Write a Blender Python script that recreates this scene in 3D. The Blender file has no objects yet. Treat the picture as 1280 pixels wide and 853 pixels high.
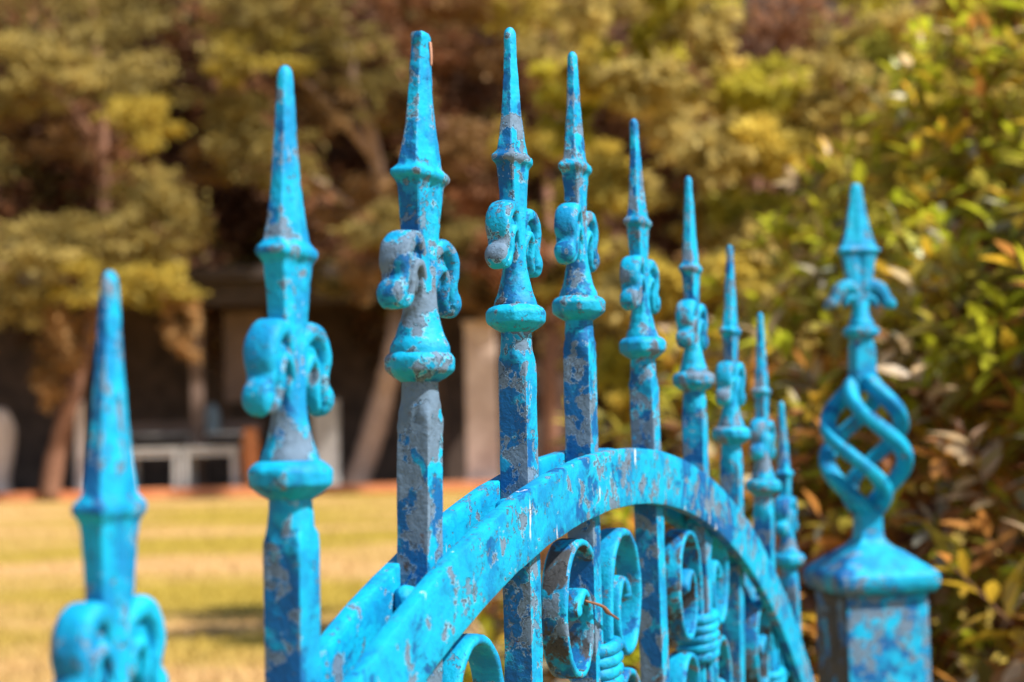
import bpy, math, random
import numpy as np
from mathutils import Vector, Matrix, noise as mnoise
PI = math.pi
S = bpy.context.scene
C = S.collection
random.seed(7)
rng = np.random.default_rng(7)

# ------------------------------------------------------------------ camera
CAM_Z = 1.0
PITCH, ROLL = 0.055, -0.02404
cam_d = bpy.data.cameras.new('camera'); cam = bpy.data.objects.new('camera', cam_d); C.objects.link(cam)
cam_d.sensor_width = 36; cam_d.lens = 56.25; cam_d.clip_start = 0.02; cam_d.clip_end = 1000
_r = Vector((1, 0, 0)); _u = Vector((0, -math.sin(PITCH), math.cos(PITCH))); _f = Vector((0, math.cos(PITCH), math.sin(PITCH)))
cr, sr = math.cos(ROLL), math.sin(ROLL)
R_ = _r * cr + _u * sr; U_ = _u * cr - _r * sr; F_ = _f
cam.matrix_world = Matrix(((R_.x, U_.x, -F_.x, 0), (R_.y, U_.y, -F_.y, 0), (R_.z, U_.z, -F_.z, CAM_Z), (0, 0, 0, 1)))
cam_d.dof.use_dof = True; cam_d.dof.focus_distance = 0.80; cam_d.dof.aperture_fstop = 7.6
cam_d.dof.aperture_blades = 7
S.camera = cam

def at(px, py, Y):
    """world point on the ray through photo pixel (px, py) at distance Y down the garden"""
    d = F_ * 2000 + R_ * (px - 640) + U_ * (426.5 - py)
    t = Y / d.y
    return Vector((d.x * t, Y, CAM_Z + d.z * t))

# ------------------------------------------------------------------ world, sun, exposure
SUN_AZ = math.radians(118); SUN_EL = math.radians(50)
w = bpy.data.worlds.new('World'); S.world = w; w.use_nodes = True
nt = w.node_tree
sky = nt.nodes.new('ShaderNodeTexSky'); sky.sky_type = 'NISHITA'; sky.sun_disc = False
sky.sun_elevation = SUN_EL; sky.sun_rotation = SUN_AZ
bg = nt.nodes['Background']; bg.inputs['Strength'].default_value = 0.092
nt.links.new(sky.outputs[0], bg.inputs['Color'])
sun_d = bpy.data.lights.new('sun', 'SUN'); sun_d.energy = 5.0; sun_d.angle = math.radians(2.0); sun_d.color = (1, 0.955, 0.88)
sun = bpy.data.objects.new('sun', sun_d); C.objects.link(sun)
sv = Vector((math.sin(SUN_AZ) * math.cos(SUN_EL), math.cos(SUN_AZ) * math.cos(SUN_EL), math.sin(SUN_EL)))
sun.rotation_euler = sv.to_track_quat('Z', 'Y').to_euler()
S.view_settings.view_transform = 'Standard'; S.view_settings.look = 'None'
S.view_settings.exposure = 0.92; S.view_settings.gamma = 1
S.render.engine = 'CYCLES'

# ------------------------------------------------------------------ materials
def new_mat(name):
    m = bpy.data.materials.new(name); m.use_nodes = True
    return m, m.node_tree.nodes, m.node_tree.links, m.node_tree.nodes['Principled BSDF']

def N(ns, t, **kw):
    n = ns.new(t)
    for k, v in kw.items():
        if k.startswith('i_'):
            n.inputs[k[2:].replace('_', ' ')].default_value = v
        else: setattr(n, k, v)
    return n

def mth(ns, ln, op, a, b=None, c=None):
    n = ns.new('ShaderNodeMath'); n.operation = op
    for i, v in enumerate((a, b, c)):
        if v is None: continue
        if isinstance(v, (int, float)): n.inputs[i].default_value = v
        else: ln.new(v, n.inputs[i])
    return n.outputs[0]

def mixc(ns, ln, f, a, b):
    n = ns.new('ShaderNodeMix'); n.data_type = 'RGBA'
    for i, v in ((0, f), (6, a), (7, b)):
        if isinstance(v, (int, float)): n.inputs[i].default_value = v
        elif isinstance(v, tuple): n.inputs[i].default_value = v + (1,) if len(v) == 3 else v
        else: ln.new(v, n.inputs[i])
    return n.outputs[2]

def paint_material():
    m, ns, ln, p = new_mat('flaking_blue_paint')
    tc = N(ns, 'ShaderNodeTexCoord'); oi = N(ns, 'ShaderNodeObjectInfo')
    off = N(ns, 'ShaderNodeVectorMath', operation='SCALE'); off.inputs[0].default_value = (3.1, 5.7, 7.3)
    ln.new(oi.outputs['Random'], off.inputs['Scale'])
    add = N(ns, 'ShaderNodeVectorMath', operation='ADD'); ln.new(tc.outputs['Object'], add.inputs[0]); ln.new(off.outputs[0], add.inputs[1])
    V = add.outputs[0]
    def noise(scale, detail=6, rough=.6, dist=0., vec=None):
        n = N(ns, 'ShaderNodeTexNoise'); n.inputs['Scale'].default_value = scale; n.inputs['Detail'].default_value = detail
        n.inputs['Roughness'].default_value = rough; n.inputs['Distortion'].default_value = dist
        ln.new(vec or V, n.inputs['Vector']); return n.outputs['Fac']
    def thr(val, t, wdt=.012):
        n = N(ns, 'ShaderNodeMapRange', interpolation_type='SMOOTHSTEP')
        ln.new(val, n.inputs['Value'])
        lo = mth(ns, ln, 'SUBTRACT', t, wdt); hi = mth(ns, ln, 'ADD', t, wdt)
        ln.new(lo, n.inputs['From Min']); ln.new(hi, n.inputs['From Max']); return n.outputs['Result']
    sep = N(ns, 'ShaderNodeSeparateColor'); ln.new(oi.outputs['Color'], sep.inputs[0])
    at_ = N(ns, 'ShaderNodeAttribute', attribute_name='wear_shade')  # coat wear per face, plus shade painted onto left-facing sides
    geo = N(ns, 'ShaderNodeNewGeometry')
    edge = N(ns, 'ShaderNodeMapRange'); edge.inputs['From Min'].default_value = .46; edge.inputs['From Max'].default_value = .60
    edge.inputs['To Min'].default_value = -.05; edge.inputs['To Max'].default_value = .11; ln.new(geo.outputs['Pointiness'], edge.inputs['Value'])
    wearc = mth(ns, ln, 'ADD', sep.outputs[0], at_.outputs['Fac'])
    wearb = mth(ns, ln, 'ADD', sep.outputs[1], mth(ns, ln, 'MULTIPLY_ADD', at_.outputs['Fac'], .40, edge.outputs[0]))
    nA = noise(44, 8, .62, .3); nB = noise(66, 9, .60, .3)
    lo = mth(ns, ln, 'MULTIPLY_ADD', noise(15, 3, .5), .42, -.205)
    wearb = mth(ns, ln, 'ADD', wearb, lo)
    nP = noise(420, 3, .6)                # pits
    nS = noise(190, 4, .7, .3)            # stipple
    # stipple density varies over the casting
    nD = noise(28, 3)
    st = thr(nS, mth(ns, ln, 'MULTIPLY_ADD', nD, -.66, .985), .02)
    pit = thr(nP, .725, .02)
    soft = thr(nA, wearc, .075)                       # new coat thins out softly over the old one
    crisp = thr(nA, mth(ns, ln, 'SUBTRACT', wearc, .01), .008)
    cyan = mth(ns, ln, 'MULTIPLY_ADD', soft, .7, mth(ns, ln, 'MULTIPLY', crisp, .3))
    paint = thr(nB, wearb, .007)                      # both coats flake off to grey primer
    paint = mth(ns, ln, 'MULTIPLY', paint, mth(ns, ln, 'SUBTRACT', 1., mth(ns, ln, 'MULTIPLY', st, .85)))
    rim = mth(ns, ln, 'SUBTRACT', thr(nB, mth(ns, ln, 'ADD', wearb, .004), .007), thr(nB, mth(ns, ln, 'ADD', wearb, .020), .007))
    nC = noise(18, 4); nF = noise(260, 3)
    c_cy = mixc(ns, ln, nC, (0.0, .19, .38), (0.0, .41, .63))
    thin = thr(noise(34, 5, .7, .4),   .53, .09)
    c_cy = mixc(ns, ln, mth(ns, ln, 'MULTIPLY', thin, .60), c_cy, (0.0, .105, .32))
    c_bl = mixc(ns, ln, noise(40, 4), (0.0, .048, .18), (0.0, .12, .33))
    c_gr = mixc(ns, ln, noise(60, 8, .7), (.055, .10, .15), (.14, .215, .31))
    c_gr = mixc(ns, ln, thr(noise(48, 6, .7), .64, .03), c_gr, (.075, .045, .032))
    col = mixc(ns, ln, cyan, c_bl, c_cy)
    col = mixc(ns, ln, mth(ns, ln, 'MULTIPLY', rim, .55), col, (.30, .42, .50))
    col = mixc(ns, ln, paint, c_gr, col)
    crack = mth(ns, ln, 'SUBTRACT', thr(nB, mth(ns, ln, 'SUBTRACT', wearb, .010), .004), thr(nB, mth(ns, ln, 'SUBTRACT', wearb, .002), .004))
    col = mixc(ns, ln, mth(ns, ln, 'MULTIPLY', crack, .7), col, (.03, .05, .07))
    blue = paint
    # grime
    col = mixc(ns, ln, mth(ns, ln, 'MULTIPLY', thr(noise(90, 6, .75), .63, .05), .35), col, (.05, .05, .05))
    ra = N(ns, 'ShaderNodeAttribute', attribute_name='bare_shade')  # dark iron tone that also paints shade onto left-facing sides
    rm = thr(noise(38, 7, .65, .3), mth(ns, ln, 'SUBTRACT', 1.05, ra.outputs['Fac']), .03)
    col = mixc(ns, ln, rm, col, mixc(ns, ln, noise(70, 6, .7), (.018, .022, .028), (.060, .062, .066)))
    # chalky white runs
    mp = N(ns, 'ShaderNodeMapping'); mp.inputs['Scale'].default_value = (1, 1, .22); ln.new(V, mp.inputs['Vector'])
    wr = mth(ns, ln, 'MULTIPLY', sep.outputs[2], thr(noise(110, 4, .5, 0, mp.outputs[0]), .69, .03))
    col = mixc(ns, ln, mth(ns, ln, 'MULTIPLY', wr, .8), col, (.62, .66, .70))
    col = mixc(ns, ln, pit, col, (.04, .05, .06))
    ln.new(col, p.inputs['Base Color'])
    r = mth(ns, ln, 'MULTIPLY_ADD', paint, -.14, .68); r = mth(ns, ln, 'MULTIPLY_ADD', nF, .16, r)
    ln.new(r, p.inputs['Roughness'])
    p.inputs['Specular IOR Level'].default_value = .24
    h = mth(ns, ln, 'ADD', mth(ns, ln, 'MULTIPLY', crisp, .25), mth(ns, ln, 'MULTIPLY', paint, 1.3))
    h = mth(ns, ln, 'MULTIPLY_ADD', nF, .55, h); h = mth(ns, ln, 'MULTIPLY_ADD', noise(110, 5, .7), .9, h)
    h = mth(ns, ln, 'MULTIPLY_ADD', pit, -.9, h)
    b = N(ns, 'ShaderNodeBump'); b.inputs['Strength'].default_value = .9; b.inputs['Distance'].default_value = .0011
    ln.new(h, b.inputs['Height']); ln.new(b.outputs[0], p.inputs['Normal'])
    return m
PAINT = paint_material()

def leaf_material(name, transl=.35, rough=.5, spec=.3, hue=None):
    m, ns, ln, p = new_mat(name)
    a = N(ns, 'ShaderNodeAttribute', attribute_name='tint')
    tc = N(ns, 'ShaderNodeTexCoord')
    n = N(ns, 'ShaderNodeTexNoise'); n.inputs['Scale'].default_value = 60; ln.new(tc.outputs['Object'], n.inputs['Vector'])
    c = mixc(ns, ln, mth(ns, ln, 'MULTIPLY', n.outputs['Fac'], .35), a.outputs['Color'], (.09, .06, .015))
    ln.new(c, p.inputs['Base Color']); p.inputs['Roughness'].default_value = rough
    p.inputs['Specular IOR Level'].default_value = spec
    t = N(ns, 'ShaderNodeBsdfTranslucent'); ln.new(c, t.inputs['Color'])
    mx = N(ns, 'ShaderNodeMixShader'); mx.inputs[0].default_value = transl
    ln.new(p.outputs[0], mx.inputs[1]); ln.new(t.outputs[0], mx.inputs[2])
    ln.new(mx.outputs[0], ns['Material Output'].inputs['Surface'])
    return m
HEDGE_LEAF = leaf_material('hedge_leaf', .5, .38, .5)
TREE_LEAF = leaf_material('tree_leaf', .5, .6, .2)

def plain(name, c1, c2, scale=8, rough=.8, bump=.3, dist=.01, detail=6):
    m, ns, ln, p = new_mat(name)
    tc = N(ns, 'ShaderNodeTexCoord')
    n = N(ns, 'ShaderNodeTexNoise'); n.inputs['Scale'].default_value = scale; n.inputs['Detail'].default_value = detail
    ln.new(tc.outputs['Object'], n.inputs['Vector'])
    rr = N(ns, 'ShaderNodeMapRange'); rr.inputs['From Min'].default_value = .33; rr.inputs['From Max'].default_value = .67
    ln.new(n.outputs['Fac'], rr.inputs['Value'])
    ln.new(mixc(ns, ln, rr.outputs[0], c1, c2), p.inputs['Base Color']); p.inputs['Roughness'].default_value = rough
    b = N(ns, 'ShaderNodeBump'); b.inputs['Strength'].default_value = bump; b.inputs['Distance'].default_value = dist
    ln.new(n.outputs['Fac'], b.inputs['Height']); ln.new(b.outputs[0], p.inputs['Normal'])
    return m

def lawn_material():
    m, ns, ln, p = new_mat('dry_lawn')
    tc = N(ns, 'ShaderNodeTexCoord')
    mp = N(ns, 'ShaderNodeMapping'); mp.inputs['Scale'].default_value = (.35, 1, 1); ln.new(tc.outputs['Object'], mp.inputs['Vector'])
    n1 = N(ns, 'ShaderNodeTexNoise'); n1.inputs['Scale'].default_value = .55; n1.inputs['Detail'].default_value = 5; ln.new(mp.outputs[0], n1.inputs['Vector'])
    n2 = N(ns, 'ShaderNodeTexNoise'); n2.inputs['Scale'].default_value = 30; n2.inputs['Detail'].default_value = 6; ln.new(tc.outputs['Object'], n2.inputs['Vector'])
    r = N(ns, 'ShaderNodeMapRange', interpolation_type='SMOOTHSTEP'); r.inputs['From Min'].default_value = .42; r.inputs['From Max'].default_value = .60
    ln.new(n1.outputs['Fac'], r.inputs['Value'])
    c = mixc(ns, ln, r.outputs[0], (.36, .255, .04), (.56, .335, .15))
    c = mixc(ns, ln, mth(ns, ln, 'MULTIPLY', n2.outputs['Fac'], .5), c, (.27, .19, .035))
    ln.new(c, p.inputs['Base Color']); p.inputs['Roughness'].default_value = .95; p.inputs['Specular IOR Level'].default_value = .1
    b = N(ns, 'ShaderNodeBump'); b.inputs['Distance'].default_value = .03; ln.new(n2.outputs['Fac'], b.inputs['Height']); ln.new(b.outputs[0], p.inputs['Normal'])
    return m
LAWN = lawn_material()
BARK = plain('brown_bark', (.14, .065, .035), (.26, .12, .07), 14, .9, .6, .02)
PALE_BARK = plain('pale_bark', (.34, .22, .16), (.50, .35, .27), 9, .9, .5, .02)
RED_BARK = plain('red_bark', (.30, .08, .03), (.48, .16, .07), 9, .9, .5, .02)
TWIG = plain('twig', (.10, .04, .02), (.22, .10, .05), 60, .8)
STONE = plain('pillar_stone', (.46, .33, .27), (.62, .47, .39), 5, .9, .3)
GREYSTONE = plain('grey_stone', (.30, .28, .26), (.44, .41, .38), 6, .9, .3)
WHITEWOOD = plain('white_wood', (.36, .345, .32), (.46, .44, .41), 6, .7, .1)
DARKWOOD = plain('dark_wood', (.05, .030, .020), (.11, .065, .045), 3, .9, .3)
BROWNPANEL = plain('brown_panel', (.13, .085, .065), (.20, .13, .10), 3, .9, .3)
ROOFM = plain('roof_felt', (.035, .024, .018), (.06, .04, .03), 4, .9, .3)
TERRA = plain('terracotta', (.55, .17, .07), (.68, .26, .11), 3, .9, .2)
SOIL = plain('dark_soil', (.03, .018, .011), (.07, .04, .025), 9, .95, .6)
PLASTIC = plain('blue_grey_plastic', (.16, .22, .26), (.20, .27, .31), 6, .5, .05)
ORANGEP = plain('orange_clay', (.48, .16, .05), (.60, .22, .07), 6, .7, .1)
PALE = plain('pale_plaster', (.60, .48, .42), (.72, .60, .53), 4, .8, .2)

# ------------------------------------------------------------------ object helpers
def link(o, parent=None):
    C.objects.link(o)
    if parent: o.parent = parent
    return o
def tag(o, label=None, cat=None, group=None, kind=None):
    if label: o['label'] = label
    if cat: o['category'] = cat
    if group: o['group'] = group
    if kind: o['kind'] = kind
    return o
def empty(name, loc=(0, 0, 0), rz=0.):
    o = bpy.data.objects.new(name, None); o.location = loc; o.rotation_euler = (0, 0, rz); o.empty_display_size = .1
    return link(o)
def mesh(name, V, F, mat, smooth=True, sharp=35):
    me = bpy.data.meshes.new(name); me.from_pydata([tuple(v) for v in V], [], F); me.materials.append(mat)
    me.update()
    if smooth:
        me.shade_smooth()
        if sharp: me.set_sharp_from_angle(angle=math.radians(sharp))
    return me
def obj(name, me, parent=None, loc=None, col=None):
    o = bpy.data.objects.new(name, me)
    if loc is not None: o.location = loc
    if col: o.color = col + ((1.0 if name == 'arch_bar' else 0.0), 1)
    return link(o, parent)
def roughen(me, amp, freq, seed):
    n = len(me.vertices)
    co = np.empty(n * 3); me.vertices.foreach_get('co', co); co = co.reshape(-1, 3)
    no = np.array([v.normal[:] for v in me.vertices])
    o = Vector((seed * 3.7, seed * 1.3, seed * 2.1))
    d = np.array([mnoise.noise(Vector(c) * freq + o) * .7 + mnoise.noise(Vector(c) * freq * 2.7 + o) * .35 for c in co])
    co += no * (d * amp)[:, None]
    me.vertices.foreach_set('co', co.ravel()); me.update()
def wear_shade_attr(me, fn, bare_shade_fn=None):
    if bare_shade_fn:
        r = me.attributes.new('bare_shade', 'FLOAT', 'FACE'); r.data.foreach_set('value', [bare_shade_fn(p.center, p.normal) for p in me.polygons])
    a = me.attributes.new('wear_shade', 'FLOAT', 'FACE')
    a.data.foreach_set('value', [fn(p.center, p.normal) for p in me.polygons])

# --- lofted castings: every section is a closed polygon of 10 corners
def sec_circle(R, round_=1.):
    an = [-18, 18, 54, 90, 126, 162, 198, 234, 270, 306]
    k = 1.035 if round_ > .5 else 1.0
    return ([(R * k * math.cos(math.radians(a)), R * k * math.sin(math.radians(a))) for a in an], round_)
def sec_square(h, round_=.3):
    return ([(h, -.4*h), (h, .4*h), (h, h), (0, h), (-h, h), (-h, .4*h), (-h, -.4*h), (-h, -h), (0, -h), (h, -h)], round_)
def sec_spear(W, T, groove=0., endk=.42, mid=.36, round_=.3):
    a, b = W / 2, T / 2; t = b * endk; m = a * mid; g = b - groove
    return ([(a, -t), (a, t), (m, b), (0, g), (-m, b), (-a, t), (-a, -t), (-m, -b), (0, -g), (m, -b)], round_)
SUB = 7
def ring(sec):
    P, rd = sec; n = len(P); out = []
    for i in range(n):
        a = P[i]; b = P[(i + 1) % n]; c = P[(i + 2) % n]
        for k in range(SUB):
            t = k / SUB
            # quadratic B-spline centred on b, from mid(a,b) to mid(b,c)
            s0 = .5 * (1 - t) ** 2; s2 = .5 * t * t; s1 = 1 - s0 - s2
            sx = a[0]*s0 + b[0]*s1 + c[0]*s2; sy = a[1]*s0 + b[1]*s1 + c[1]*s2
            u = t - .5
            if u < 0: lx = b[0] + (a[0]-b[0]) * -u; ly = b[1] + (a[1]-b[1]) * -u
            else: lx = b[0] + (c[0]-b[0]) * u; ly = b[1] + (c[1]-b[1]) * u
            out.append((lx * (1-rd) + sx * rd, ly * (1-rd) + sy * rd))
    return np.array(out)
def loft(keys, step=1.5, smooth=0, cap_top=True, cap_bot=True, scale=.001):
    """keys: [(z, section)], millimetres by default"""
    zs = [k[0] for k in keys]; rs = [ring(k[1]) for k in keys]
    Z = []; 
    for i in range(len(zs) - 1):
        n = max(1, int(round((zs[i+1] - zs[i]) / step)))
        Z += [zs[i] + (zs[i+1]-zs[i]) * j / n for j in range(n)]
    Z.append(zs[-1])
    R = []
    for z in Z:
        i = min(max(0, int(np.searchsorted(zs, z, side='right')) - 1), len(zs) - 2)
        t = (z - zs[i]) / (zs[i+1] - zs[i]); R.append(rs[i] * (1 - t) + rs[i+1] * t)
    R = np.array(R)
    for _ in range(smooth):
        R2 = R.copy(); R2[1:-1] = (R[:-2] + 2 * R[1:-1] + R[2:]) / 4; R = R2
    m = R.shape[1]; V = []; F = []
    for z, r in zip(Z, R):
        V += [(p[0]*scale, p[1]*scale, z*scale) for p in r]
    for i in range(len(Z) - 1):
        for j in range(m):
            k = (j + 1) % m
            F.append((i*m+j, i*m+k, (i+1)*m+k, (i+1)*m+j))
    if cap_bot: F.append(tuple(reversed(range(m))))
    if cap_top: F.append(tuple(range((len(Z)-1)*m, len(Z)*m)))
    return V, F

def catmull(P, per=6):
    P = [np.array(p, float) for p in P]; Q = [2*P[0]-P[1]] + P + [2*P[-1]-P[-2]]; out = []
    for i in range(1, len(Q) - 2):
        for k in range(per):
            t = k / per; a, b, c, d = Q[i-1], Q[i], Q[i+1], Q[i+2]
            out.append(.5*((2*b)+(-a+c)*t+(2*a-5*b+4*c-d)*t*t+(-a+3*b-3*c+d)*t**3))
    out.append(P[-1]); return np.array(out)
def sweep(path, n=16, ex=2.6, radial=None):
    """path rows: x y z a b ; a = half size in plane, b = half size along the side axis"""
    V = []; F = []; path = np.asarray(path); L = len(path)
    for i in range(L):
        T = path[min(i+1, L-1), :3] - path[max(i-1, 0), :3]; T /= np.linalg.norm(T) + 1e-12
        side = np.array((0, 1., 0)) if radial is None else radial(path[i, :3])
        side = side - T * side.dot(T); side /= np.linalg.norm(side)
        nrm = np.cross(side, T)
        a, b = path[i, 3], path[i, 4]
        for k in range(n):
            th = 2*PI*k/n; c, s = math.cos(th), math.sin(th)
            c = math.copysign(abs(c)**(2/ex), c); s = math.copysign(abs(s)**(2/ex), s)
            V.append(path[i, :3] + nrm*a*c + side*b*s)
    for i in range(L - 1):
        for j in range(n):
            k = (j+1) % n; F.append((i*n+j, (i+1)*n+j, (i+1)*n+k, i*n+k))
    F.append(tuple(range(n))); F.append(tuple(reversed(range((L-1)*n, L*n))))
    return V, F
def box(x0, x1, y0, y1, z0, z1):
    V = [(x, y, z) for z in (z0, z1) for y in (y0, y1) for x in (x0, x1)]
    return V, [(0,2,3,1),(4,5,7,6),(0,1,5,4),(2,6,7,3),(0,4,6,2),(1,3,7,5)]
def join(*vf):
    V = []; F = []
    for v, f in vf:
        o = len(V); V += [tuple(p) for p in v]; F += [tuple(i + o for i in q) for q in f]
    return V, F
def bevel_mesh(me, w=.001, seg=2):
    import bmesh
    bm = bmesh.new(); bm.from_mesh(me)
    bmesh.ops.bevel(bm, geom=bm.edges[:], offset=w, segments=seg, affect='EDGES', profile=.6)
    bm.to_mesh(me); bm.free(); me.shade_smooth(); me.set_sharp_from_angle(angle=math.radians(40))
    return me

# ================================================================== THE GATE
S_P = 0.11986
THETA = 0.35678
GX, GY = -0.12341, 0.48314
gate = empty('garden_gate', (GX, GY, 0), PI/2 - THETA)
tag(gate, 'turquoise painted iron gate with arched top and spear pickets, paint flaking to grey', 'gate')
ZS = -0.3   # measured heights are for a 1.3 m eye; ground is at z = 0

def spearhead_mesh(seed, kx=1., ky=1., chipped=False):
    def sp(W, T, **k): return sec_spear(W*kx, T*ky, **k)
    K = [(2.0, sec_circle(11.9*ky)), (5.5, sec_circle(11.7*ky, .8)), (7.5, sec_circle(10.9*ky, .8)), (10, sec_circle(9.7*ky)), (14, sec_circle(8.6*ky, .9)),
         (20, sec_circle(7.3*ky, .7)), (29, sp(13.5, 11.6, groove=.2, endk=.7, round_=.2)), (40, sp(15, 10.6, groove=1.2, endk=.8, round_=.15)), (54, sp(18.2, 10.0, groove=2.0, endk=.82, round_=.12)),
         (66, sp(20.5, 10.8, groove=2.2, endk=.82, round_=.12)), (77, sp(23.6, 12.2, groove=2.0, endk=.82, round_=.12)), (78.2, sp(26.4, 14.6, groove=1.6, endk=.8, round_=.2)), (79.6, sp(29.4, 16.6, groove=1.2, endk=.8, round_=.3)), (81.6, sp(29.8, 16.9, groove=1.0, endk=.8, round_=.3)),
         (83.0, sp(27.6, 15.2, groove=.4, endk=.8, round_=.2)), (84.2, sp(24.2, 12.0, groove=-.6, endk=.72, mid=.3, round_=.12)), (92, sp(20.8, 10.2, groove=-1.4, endk=.68, mid=.3, round_=.1)), (104, sp(16.6, 8.4, groove=-1.5, endk=.66, mid=.25, round_=.1)),
         (122, sp(12.0, 6.6, groove=-1.1, endk=.66, mid=.3, round_=.15)), (138, sp(8.8, 5.8, groove=-.5, endk=.7, mid=.4, round_=.4))]
    if chipped: K += [(143, sp(9.6, 6.4, endk=.8, mid=.5, round_=.3)), (144.2, sp(8.4, 5.2, endk=.8, round_=.5))]
    else: K += [(147, sp(7.8, 6.0, round_=1)), (149.3, sp(6.4, 5.0, round_=1)), (150.4, sp(4.0, 3.2, round_=1)), (150.9, sp(1.2, 1.0, round_=1))]
    V, F = loft(K, .9, smooth=1)
    me = mesh('spearhead', V, F, PAINT, sharp=26)
    roughen(me, .00030, 260, seed); roughen(me, .0004, 60, seed + 9)
    wear_shade_attr(me, lambda c, n: .14 * max(0, -n.x) ** 1.2 - .02)  # left facets bluer: their shade is put into the coat
    return me
def collar_mesh(seed, k=1.):
    V, F = loft([(-9.8, sec_circle(8.4*k)), (-8.8, sec_circle(10.8*k, .5)), (-6.8, sec_circle(13.4*k, .15)), (-4.9, sec_circle(15.8*k, .08)), (.6, sec_circle(16.2*k, .08)),
                 (2.0, sec_circle(15.0*k, .3)), (3.4, sec_circle(13.4*k, .6)), (4.2, sec_circle(11.4*k))], .7, smooth=2)
    me = mesh('collar', V, F, PAINT, sharp=30); roughen(me, .0004, 160, seed)
    wear_shade_attr(me, lambda c, n: .03 * max(0, -n.x) - .01)
    return me
def leaf_casting(seed, sx=1., kx=1., kz=1., ky=1., flare=False):
    # outer petal arches out of the neck and drops to a round knob; a smaller inner petal tucks in underneath
    outer = [(3, 40, 3.0, 4.6), (7, 47.5, 3.4, 5.6), (12, 51.5, 3.7, 6.6), (17.5, 51, 3.9, 7.0), (22.4, 46, 4.0, 7.1), (24.2, 39, 3.7, 6.8), (23.4, 33, 3.3, 6.2), (24.2, 28, 3.9, 5.8), (26.6, 23.6, 4.9, 6.3), (26.8, 19.8, 4.4, 5.8), (25.4, 16.6, 3.0, 3.8), (24.8, 15.4, 1.0, 1.6)]
    inner = [(3, 27, 2.2, 4.8), (6.5, 35, 2.4, 6.0), (10.5, 39.5, 2.5, 6.5), (14.6, 38.0, 2.5, 6.4), (16.4, 32.5, 2.4, 6.0), (16.6, 27, 2.4, 5.6), (17.6, 22, 2.6, 5.2), (20.0, 18.6, 2.6, 4.4), (22.2, 17.6, 1.2, 2.4)]
    web = [(2, 35, 11, 3.0), (8, 38.5, 11, 3.4), (13, 39.5, 10.5, 3.6), (18, 36.5, 10, 3.4), (21, 31, 8., 3.2)]
    if flare:
        outer = [(3, 38, 5.2, 5.0), (8, 43, 6.4, 5.8), (13, 44, 7.2, 6.5), (18.5, 40, 7.4, 6.8), (21.6, 34, 6.8, 6.6), (24.5, 28, 6.4, 6.4), (28.5, 24.5, 5.8, 6.2), (31.6, 22.4, 3.6, 4.6), (33, 22.2, 1.2, 2.0)]
        inner = [(3, 26, 3.2, 4.6), (7, 31, 3.4, 5.2), (11, 30, 3.3, 5.2), (14.5, 24, 2.6, 4.2), (15.5, 21, 1.0, 2.4)]
        web = [(2, 36, 6.5, 3.2), (8, 38.5, 6.5, 3.6), (13, 37, 6.5, 3.6), (16, 34.5, 5.5, 3.4)]
    parts = []
    for P in (outer, inner, web):
        if not flare: P = [(x, 55 - (55 - z) * .86, a, b) for x, z, a, b in P]
        pts = [(sx*x*kx*.001, 0, z*kz*.001, a*.001*kz, b*.001*ky) for x, z, a, b in P]
        parts.append(sweep(catmull(pts, 6), 22, 3.0))
    V, F = join(*parts)
    if sx < 0: F = [tuple(reversed(f)) for f in F]
    me = mesh('fleur_petal', V, F, PAINT, sharp=None); roughen(me, .0005, 150, seed)
    wear_shade_attr(me, lambda c, n: .06 * max(0, -n.x))
    return me
def shaft_mesh(L, seed):
    K = [(-L, sec_square(7.75, .12))]
    n = 14
    for i in range(1, n): K.append((-L + (L-33) * i / n, sec_square(7.75, .12)))
    K += [(-33, sec_square(7.8, .14)), (-26, sec_square(7.9, .30)), (-20, sec_circle(8.9, .5)), (-14, sec_circle(8.2, .8)), (-7, sec_circle(8.0))]
    V, F = loft(K, 4., smooth=1)
    me = mesh('picket', V, F, PAINT, sharp=50); roughen(me, .0005, 70, seed)
    import numpy as _n
    # rough forge-weld just under the neck
    for v in me.vertices:
        z = v.co.z
        g = math.exp(-((z + .024) / .007) ** 2)
        if g > .02:
            d = mnoise.noise(Vector(v.co) * 240 + Vector((seed, 0, 0))) * .0011 * g
            v.co.x *= 1 + d / .008; v.co.y *= 1 + d / .008
    wear_shade_attr(me, lambda c, n: (.17 if n.x < -.6 else (.02 if n.y < -.5 else .05)) * min(1., max(0., (-c.z - .005) / .03)))  # left end faces: worn blue coat, with some of their shade painted in
    return me

# s, z of the collar, sideways lean (m at the tip), height scale, wear of top coat, wear of old coat
PK = [
 (-.1195, 1.105, 0, 1.0, 0.4, 0.36, 'first picket at the low near end of the arch, outside the frame'),
 (.0008, 1.1961, .0014, 1.027, 0.4, 0.37, 'nearest picket, blurred spear tip at far left'),
 (.1160, 1.2862, .0004, 1.005, 0.38, 0.38, None),
 (.2367, 1.3315, .0034, 1.010, 0.44, 0.47, 'picket with chipped blunt tip and mostly grey worn shaft'),
 (.3602, 1.3593, .0003, .986, 0.42, 0.395, None),
 (.4642, 1.3711, .0002, .972, 0.41, 0.39, None),
 (.5967, 1.3535, -.0015, .983, 0.4, 0.385, None),
 (.7311, 1.3345, .0004, .981, 0.4, 0.385, None),
 (.8489, 1.2937, .0034, .992, 0.38, 0.37, None),
 (.9669, 1.2476, .0021, .986, 0.39, 0.38, None),
 (1.0677, 1.1759, -.0017, .953, 0.38, 0.37, None)]
WK = [1, .84, .93, 1.14, .96, .95, .92, .9, .9, .9, .9]; LK = [1, .82, .88, 1.06, .90, .92, .92, .92, .92, .92, .92]
gx = Vector((math.sin(THETA), math.cos(THETA), 0))
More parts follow.
